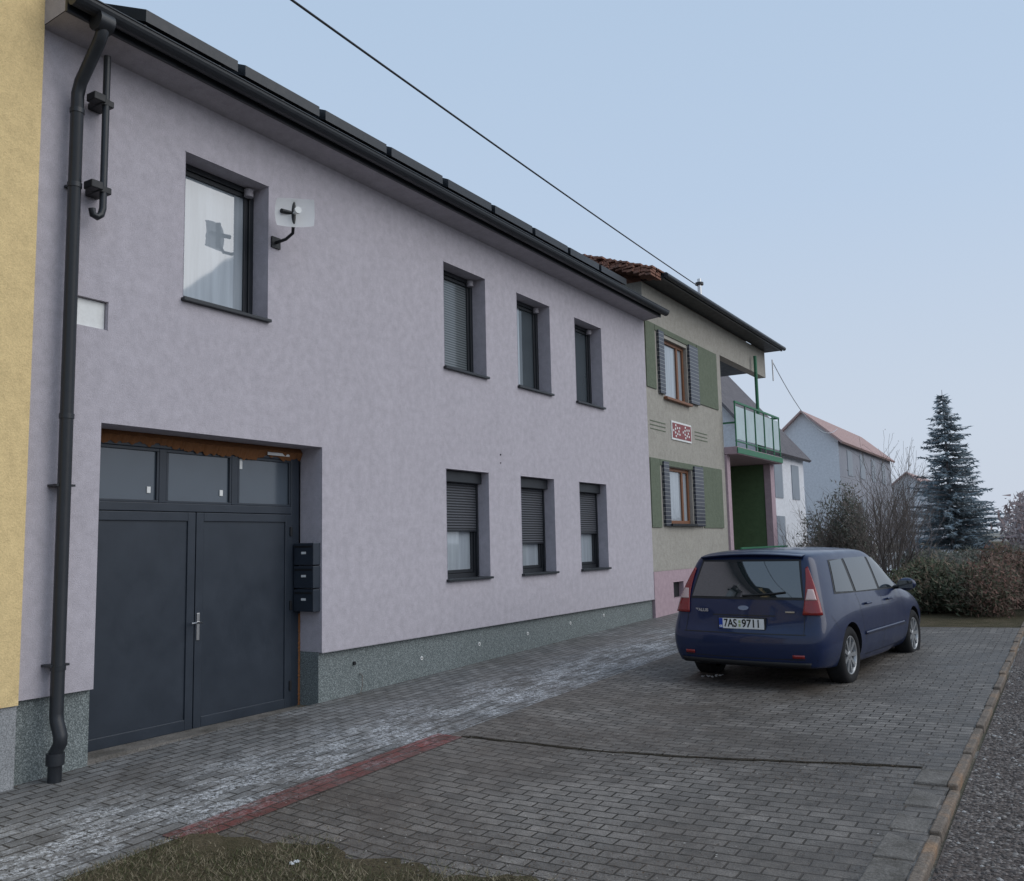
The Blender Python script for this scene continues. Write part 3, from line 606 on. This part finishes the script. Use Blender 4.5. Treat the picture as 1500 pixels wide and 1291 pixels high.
St.append([(.82,3.15,.19),(.905,3.15,.36),(.915,3.15,.60),(.90,3.15,.78),(.85,3.2,.90),(.77,3.22,.945),(.69,3.24,.965),(.5,3.3,.985),(.25,3.35,.995),(0,3.37,1.0)])
st(3.75,[.82,.91,.915,.89,.83,.77,.69,.5,.25,0],[.19,.36,.60,.76,.84,.875,.895,.915,.925,.93])
St.append([(.70,4.28,.20),(.80,4.30,.38),(.82,4.28,.55),(.80,4.22,.66),(.76,4.16,.73),(.70,4.18,.76),(.62,4.2,.775),(.46,4.26,.785),(.22,4.3,.79),(0,4.31,.79)])
N_=len(St); V=[];F=[]; idx={}
def av(key,co):
    if key not in idx: idx[key]=len(V); V.append(co)
    return idx[key]
fr_=[.8,.42,0]
for s in range(N_):
    for i in range(10):
        x,y,z=St[s][i]; av((s,i,1),(x,y,z))
        av((s,i,-1),(-x,y,z)) if i!=9 else idx.__setitem__((s,i,-1),idx[(s,i,1)])
    x,y,z=St[s][0]
    for c in range(3):
        yy=y; 
        if s==0: yy=y-.09*(1-fr_[c]**2)
        if s==N_-1: yy=y+.12*(1-fr_[c]**2)
        av((s,10+c,1),(x*fr_[c],yy,z-.02)); 
        if c<2: av((s,10+c,-1),(-x*fr_[c],yy,z-.02))
        else: idx[(s,12,-1)]=idx[(s,12,1)]
ring=[12,11,10,0,1,2,3,4,5,6,7,8,9]
for s in range(N_-1):
    for a,b in zip(ring,ring[1:]):
        for sg in(1,-1):
            q=(idx[(s,a,sg)],idx[(s+1,a,sg)],idx[(s+1,b,sg)],idx[(s,b,sg)]); F.append(q if sg==1 else q[::-1])
for s,bul in((0,[-.09,-.11,-.12,-.06,-.06,-.05]),(N_-1,[.12,.16,.16,.13,.1,.09])):
    for i in range(1,6):
        x,y,z=St[s][i]
        for c in range(3):
            zz=z-(.07 if (s==0 and i==3) else 0)
            av((s,'f',i,c,1),(x*fr_[c],y+bul[i]*(1-fr_[c]**2),zz))
            if c<2: av((s,'f',i,c,-1),(-x*fr_[c],y+bul[i]*(1-fr_[c]**2),zz))
            else: idx[(s,'f',i,c,-1)]=idx[(s,'f',i,c,1)]
    def gp_(i,c,sg):
        if c==-1: return idx[(s,i,sg)]
        if i==0: return idx[(s,10+c,sg)]
        if i==6: return idx[(s,7+c,sg)]
        return idx[(s,'f',i,c,sg)]
    for i in range(6):
        for c in(-1,0,1):
            for sg in(1,-1):
                q=(gp_(i,c,sg),gp_(i+1,c,sg),gp_(i+1,c+1,sg),gp_(i,c+1,sg))
                if s!=0: q=q[::-1]
                F.append(q if sg==-1 else q[::-1])
me=bpy.data.meshes.new('body'); me.from_pydata(V,[],F)
bm=bmesh.new(); bm.from_mesh(me); bmesh.ops.recalc_face_normals(bm,faces=bm.faces)
try:
    cr=bm.edges.layers.float.get('crease_edge') or bm.edges.layers.float.new('crease_edge')
    bm.verts.ensure_lookup_table()
    inv={v:k for k,v in idx.items()}
    for e in bm.edges:
        ka,kb=inv.get(e.verts[0].index),inv.get(e.verts[1].index)
        if ka and kb:
            ia=ka[1] if len(ka)==3 else ka[2]; ib=kb[1] if len(kb)==3 else kb[2]
            if ia in(0,10,11,12) and ib in(0,10,11,12) and ka[0]==0 and kb[0]==0: e[cr]=.5
        if ka and kb and len(ka)==3 and len(kb)==3:
            if ka[1]==kb[1] and ka[1] in(4,) and ka[0]<=7 and kb[0]<=7: e[cr]=.35
            if ka[1]==kb[1] and ka[1]==6 and ka[0]<=5 and kb[0]<=5: e[cr]=.3
            if ka[1]==kb[1] and ka[1]==0 and ka[0]<=5 and kb[0]<=5: e[cr]=.5
            if ka[0]==0 and kb[0]==0 and ka[1] in range(3,7) and kb[1] in range(3,7): e[cr]=.25
except Exception as ex: print(ex)
bm.to_mesh(me); bm.free()
body=bpy.data.objects.new('body',me); scn.collection.objects.link(body)
carp=mat('dark_blue_metallic_paint',(.006,.014,.055),.38,metal=0,spec=.35,coat=.5)
v=coords(carp); nn=noise(carp,v,900,2); base(carp,ramp(carp,nn,[(.3,(.004,.011,.042)),(.7,(.008,.020,.072))])); roughin(carp,ramp(carp,noise(carp,v,3,5),[(.3,(.32,)*3),(.7,(.48,)*3)]))
me.materials.append(carp); me.materials.append(M['black'])
sub=body.modifiers.new('s','SUBSURF'); sub.levels=3; sub.render_levels=3
cut=[]
for y in(.88,3.52):
    for sg in(1,-1):
        bm=bmesh.new(); bmesh.ops.create_cone(bm,cap_ends=True,segments=40,radius1=.365,radius2=.365,depth=.5,matrix=Matrix.Translation((sg*.86,y,.315))@Matrix.Rotation(rad(90),4,'Y'))
        mc=bpy.data.meshes.new('c'); bm.to_mesh(mc); bm.free(); mc.materials.append(M['black']); oc=bpy.data.objects.new('c',mc); scn.collection.objects.link(oc); cut.append(oc)
        bo=body.modifiers.new('b','BOOLEAN'); bo.operation='DIFFERENCE'; bo.object=oc; bo.solver='EXACT'; 
        try: bo.material_mode='TRANSFER'
        except Exception: pass
bpy.context.view_layer.update()
dg=bpy.context.evaluated_depsgraph_get(); ev=body.evaluated_get(dg); nm=bpy.data.meshes.new_from_object(ev)
body.modifiers.clear(); body.data=nm
for oc in cut: bpy.data.objects.remove(oc)
body.parent=CAR; nm.polygons.foreach_set('use_smooth',[True]*len(nm.polygons))
try: nm.set_sharp_from_angle(angle=rad(35))
except Exception: pass
bvh=BVHTree.FromPolygons([v.co.copy() for v in nm.vertices],[tuple(p.vertices) for p in nm.polygons])
def proj(o,d,off):
    h=bvh.ray_cast(Vector(o),Vector(d).normalized())
    if h[0] is None: return None
    n=h[1]; 
    if n.dot(Vector(d))>0: n=-n
    return h[0]+n*off
def patch(name,cs,axis,m,off=.006,nu=14,nv=8,thick=0,both=True,rnd=0):
    for sg in ((1,-1) if both else (1,)):
        V=[];F=[]
        for i in range(nu+1):
            for j in range(nv+1):
                u=i/nu; w=j/nv
                a=(cs[0][0]*(1-u)+cs[1][0]*u)*(1-w)+(cs[3][0]*(1-u)+cs[2][0]*u)*w
                b=(cs[0][1]*(1-u)+cs[1][1]*u)*(1-w)+(cs[3][1]*(1-u)+cs[2][1]*u)*w
                if axis=='side': q=proj((2,a,b),(-1,0,0),off)
                elif axis=='rear': q=proj((a,-2,b),(0,1,0),off)
                else:
                    t=rad(a); q=proj((.45+2*math.sin(t),.55-2*math.cos(t),b),(-math.sin(t),math.cos(t),0),off)
                if q is None: q=Vector((0,.5,b))
                V.append((sg*q.x,q.y,q.z))
        for i in range(nu):
            for j in range(nv): a=i*(nv+1)+j; F.append((a,a+nv+1,a+nv+2,a+1) if sg==1 else (a,a+1,a+nv+2,a+nv+1))
        o=mesh_obj(name+('' if sg==1 else '_l'),V,F,m,CAR,True)
        if thick: s_=o.modifiers.new('s','SOLIDIFY'); s_.thickness=thick; s_.offset=1
sd=[('quarter_glass',[(.62,1.02),(1.17,1.0),(1.17,1.365),(.78,1.35)]),('rear_door_glass',[(1.26,.995),(2.08,.98),(2.08,1.37),(1.26,1.37)]),('front_door_glass',[(2.17,.98),(2.93,.965),(2.50,1.34),(2.17,1.37)])]
patch('window_surround',[(.57,1.0),(3.0,.945),(2.50,1.36),(.75,1.365)],'side',M['black'],.003,40,10)
for n_,c_ in sd: patch(n_,c_,'side',M['gl_car'],.007)
patch('rear_window_surround',[(-.66,.955),(.66,.955),(.58,1.385),(-.58,1.385)],'rear',M['black'],.003,30,10,both=False)
patch('rear_window_glass',[(-.64,.98),(.64,.98),(.56,1.36),(-.56,1.36)],'rear',M['gl_car'],.007,30,10,both=False)
lr=mat('tail_lamp_red',(.22,.010,.010),.15,coat=.6); lw=mat('tail_lamp_clear',(.55,.40,.38),.15,coat=.6)
patch('tail_lamp',[(25,.80),(46,.80),(43,1.30),(38,1.28)],'corner',lr,.008,12,16,.012)
patch('tail_lamp_lens',[(30,.95),(42,.95),(41,1.06),(35,1.06)],'corner',lw,.022,8,8,.003)
patch('bumper_reflector',[(.56,.36),(.68,.36),(.68,.395),(.56,.395)],'rear',lr,.006,6,2,.004)
def seam(pts,axis='side',w=.006,both=True,nm='panel_gap'):
    for (a,b),(c,d) in zip(pts,pts[1:]):
        if abs(a-c)<abs(b-d): cs=[(a-w/2,b),(a+w/2,b),(c+w/2,d),(c-w/2,d)]
        else: cs=[(a,b-w/2),(c,d-w/2),(c,d+w/2),(a,b+w/2)]
        big=abs(a-c)>abs(b-d); patch(nm,cs,axis,M['black'],.0025,12 if big else 1,1 if big else 12,both=both)
seam([(1.42,.40),(1.30,.62),(1.22,.98)]); seam([(2.12,.27),(2.12,.975)]); seam([(3.08,.30),(3.06,.72),(2.97,.95)]); seam([(1.45,.27),(3.08,.27)]); seam([(.50,.62),(.33,.79)],w=.005)
seam([(-.70,.60),(.70,.60)],'rear',.010,False); seam([(.68,.60),(.67,.95)],'rear',.006); seam([(-.80,.345),(.80,.345)],'rear',.008,False); seam([(-.36,.785),(.36,.785)],'rear',.012,False,'tailgate_recess')
patch('side_moulding',[(1.36,.50),(3.04,.50),(3.04,.535),(1.36,.535)],'side',carp,.010,20,2,.004)
patch('lower_valance',[(-.72,.262),(.72,.262),(.74,.315),(-.74,.315)],'rear',M['black'],.006,20,2,.004,False)
for y in(1.42,2.28):
    for sg in(1,-1): 
        box('door_handle',CAR,min(sg*.905,sg*.935),max(sg*.905,sg*.935),y,y+.19,.835,.862,carp,.01)
for sg in(1,-1):
    bm=bmesh.new(); bmesh.ops.create_uvsphere(bm,u_segments=20,v_segments=12,radius=1,matrix=Matrix.Translation((sg*1.0,2.88,1.0))@Matrix.Diagonal((.115,.07,.08,1)))
    mm=bpy.data.meshes.new('mirror'); bm.to_mesh(mm); bm.free(); mm.materials.append(carp); mm.polygons.foreach_set('use_smooth',[True]*len(mm.polygons)); om=bpy.data.objects.new('door_mirror',mm); scn.collection.objects.link(om); om.parent=CAR
    tube('mirror_stalk',CAR,[(sg*.84,2.87,.96),(sg*.95,2.87,.97)],.025,M['black']); box('mirror_glass',CAR,min(sg*.92,sg*1.09),max(sg*.92,sg*1.09),2.80,2.806,.95,1.05,M['gl_car'],.002)
V=[];F=[]
for i in range(13):
    u=-1+2*i/12; x=.60*u; yb=.27+.05*u*u; V+=[(x,yb+.22,1.470-.028*u*u),(x,yb,1.456-.032*u*u),(x,yb+.01,1.434-.032*u*u),(x,yb+.12,1.408-.03*u*u)]
for i in range(12):
    for k in range(3): a=4*i+k; F.append((a,a+1,a+5,a+4))
mesh_obj('tailgate_spoiler',V,F,carp,CAR,True).modifiers.new('ss','SUBSURF').levels=1
wp=[proj((x,-2,z),(0,1,0),.02) for x,z in((-.02,.99),(.15,1.0),(.34,1.015),(.46,1.03))]
tube('rear_wiper',CAR,[tuple(q) for q in wp],.009,M['black'])
q=proj((0,-2,.70),(0,1,0),.0); py=q.y
zc=.70; hw=.26; hh=.055; yy=py-.03
box('plate_holder',CAR,-hw-.012,hw+.012,yy,yy+.05,zc-hh-.012,zc+hh+.012,M['black'],.004)
box('number_plate',CAR,-hw,hw,yy-.004,yy-.0005,zc-hh,zc+hh,mat('plate_white',(.78,.79,.78),.4),.0)
box('plate_eu_band',CAR,-hw+.001,-hw+.045,yy-.0062,yy-.0042,zc-hh+.001,zc+hh-.001,mat('eu_blue',(.01,.05,.35),.4))
def text(name,s,x,z,y,size,m,al='CENTER',wid=1):
    c=bpy.data.curves.new(name,'FONT'); c.body=s; c.size=size; c.align_x=al; c.align_y='CENTER'; c.extrude=.0008; c.offset=.0022; c.materials.append(m)
    o=bpy.data.objects.new(name,c); scn.collection.objects.link(o); o.parent=CAR; o.location=(x,y,z); o.rotation_euler=(rad(90),0,0); o.scale=(wid,1,1); return o
ink=mat('plate_black',(.01,.01,.01),.5)
text('plate_text','7AS',-.125,zc,yy-.006,.118,ink,wid=.80); text('plate_digits','9711',.115,zc,yy-.006,.118,ink,wid=.92)
text('plate_country','CZ',-hw+.023,zc-.033,yy-.008,.026,M['white'])
boxes('plate_stickers',CAR,[(-.030,-.005,yy-.006,yy-.0045,zc+.005,zc+.035),(-.030,-.005,yy-.006,yy-.0045,zc-.035,zc-.005)],mat('sticker',(.35,.42,.2),.5))
q=proj((0,-2,.865),(0,1,0),.004)
bm=bmesh.new(); bmesh.ops.create_cone(bm,cap_ends=True,segments=32,radius1=1,radius2=1,depth=1,matrix=Matrix.Translation((0,q.y,.865))@Matrix.Diagonal((.06,.012,.025,1))@Matrix.Rotation(rad(90),4,'X'))
mm=bpy.data.meshes.new('badge'); bm.to_mesh(mm); bm.free(); mm.materials.append(mat('badge_grey_blue',(.3,.36,.5),.25,metal=.4)); om=bpy.data.objects.new('plain_oval_badge',mm); scn.collection.objects.link(om); om.parent=CAR
q=proj((-.52,-2,.83),(0,1,0),.006); t_=text('model_lettering','TALUS',-.5,.83,q.y-.004,.045,M['steel'],wid=1.3); t_.rotation_euler=(rad(90),0,rad(-12))
q=proj((.52,-2,.83),(0,1,0),.006); box('trim_badge',CAR,.47,.57,q.y-.006,q.y+.006,.822,.838,M['steel'],.001)
def lathe(name,prof,m,parent,seg=48):
    V=[];F=[];n=len(prof)
    for i in range(seg):
        t=6.28318*i/seg
        for x,r in prof: V.append((x,r*math.cos(t),r*math.sin(t)))
    for i in range(seg):
        for j in range(n-1): F.append((i*n+j,((i+1)%seg)*n+j,((i+1)%seg)*n+j+1,i*n+j+1))
    return mesh_obj(name,V,F,m,parent,True)
rub=mat('tyre_rubber',(.02,.02,.021),.85,spec=.2); alloy=mat('alloy_rim',(.36,.37,.38),.38,metal=.7)
for y in(.88,3.52):
    for sg in(1,-1):
        Wh=empty('wheel_%s'%('r' if sg==1 else 'l')); Wh.parent=CAR; Wh.location=(sg*.79,y,.318)
        S_=lambda pr:[(sg*a,b) for a,b in pr]
        lathe('tyre',S_([(-.10,.21),(-.105,.28),(-.09,.308),(-.05,.318),(.05,.318),(.085,.310),(.105,.285),(.108,.25),(.10,.215),(.085,.207)]),rub,Wh)
        lathe('rim',S_([(.09,.212),(.097,.205),(.088,.192),(.05,.186),(-.08,.19)]),alloy,Wh); lathe('brake_drum',S_([(.0,.0),(.0,.19)]),M['black'],Wh)
        lathe('hub',S_([(.084,0),(.086,.03),(.076,.055),(.03,.06)]),alloy,Wh,24)
        V=[];F=[]
        for k in range(9):
            t=6.2832*k/9; c,s=math.cos(t),math.sin(t)
            (r0,w0,x0_),(r1,w1,x1_)=((.04,.018,.08),(.198,.022,.090))
            n=len(V)
            for r,w,xx in((r0,w0,x0_),(r1,w1,x1_)):
                for sw in(-1,1):
                    for xk in(xx,xx-.03): V.append((sg*xk,r*c-sw*w*s,r*s+sw*w*c))
            F+=[(n,n+4,n+6,n+2),(n,n+1,n+5,n+4),(n+2,n+6,n+7,n+3)]
        mesh_obj('spokes',V,F,alloy,Wh)
CAR.location=(3.66,10.30,-.04); CAR.rotation_euler=(0,0,rad(-6.0)); CAR.scale=(1.05,1.05,1.05)
# ---------------------------------------------------------------- world, light, camera
w=bpy.data.worlds.new('World'); scn.world=w; w.use_nodes=True; nt=w.node_tree; nt.nodes.clear()
sky=nt.nodes.new('ShaderNodeTexSky'); sky.sky_type='NISHITA'; sky.sun_disc=False; sky.sun_elevation=rad(38); sky.sun_rotation=rad(75); sky.dust_density=6; sky.air_density=1.2
tc=nt.nodes.new('ShaderNodeTexCoord'); sx=nt.nodes.new('ShaderNodeSeparateXYZ'); nt.links.new(tc.outputs['Generated'],sx.inputs[0])
rp=nt.nodes.new('ShaderNodeValToRGB'); e=rp.color_ramp.elements; e[0].position=0; e[0].color=(.60,.66,.76,1); e[1].position=.75; e[1].color=(.40,.54,.72,1)
k=e.new(.12); k.color=(.57,.65,.77,1); k=e.new(.35); k.color=(.48,.60,.77,1)
nt.links.new(sx.outputs['Z'],rp.inputs['Fac'])
sc_=nt.nodes.new('ShaderNodeVectorMath'); sc_.operation='SCALE'; sc_.inputs['Scale'].default_value=10.6; nt.links.new(rp.outputs['Color'],sc_.inputs[0])
mx=nt.nodes.new('ShaderNodeMix'); mx.data_type='RGBA'; mx.inputs[0].default_value=.93; nt.links.new(sky.outputs[0],mx.inputs[6]); nt.links.new(sc_.outputs[0],mx.inputs[7])
bg=nt.nodes.new('ShaderNodeBackground'); bg.inputs['Strength'].default_value=.1; nt.links.new(mx.outputs[2],bg.inputs['Color'])
out=nt.nodes.new('ShaderNodeOutputWorld'); nt.links.new(bg.outputs[0],out.inputs[0])
sl=bpy.data.lights.new('sun','SUN'); sl.energy=1.4; sl.angle=rad(60); sl.color=(1,.96,.91); so=bpy.data.objects.new('sun',sl); scn.collection.objects.link(so)
so.rotation_euler=Vector((1,.27,.8)).to_track_quat('Z','Y').to_euler()
cam=bpy.data.cameras.new('camera'); co=bpy.data.objects.new('camera',cam); scn.collection.objects.link(co)
cam.sensor_fit='HORIZONTAL'; cam.sensor_width=36; cam.lens=36*1322.4/1500; cam.clip_end=2000; cam.clip_start=.05
R=Matrix.Rotation(rad(31.703),4,'Z')@Matrix.Rotation(rad(90+6.535),4,'X')@Matrix.Rotation(rad(-1.274),4,'Z')
co.matrix_world=Matrix.Translation((7,0,1.66))@R
scn.camera=co
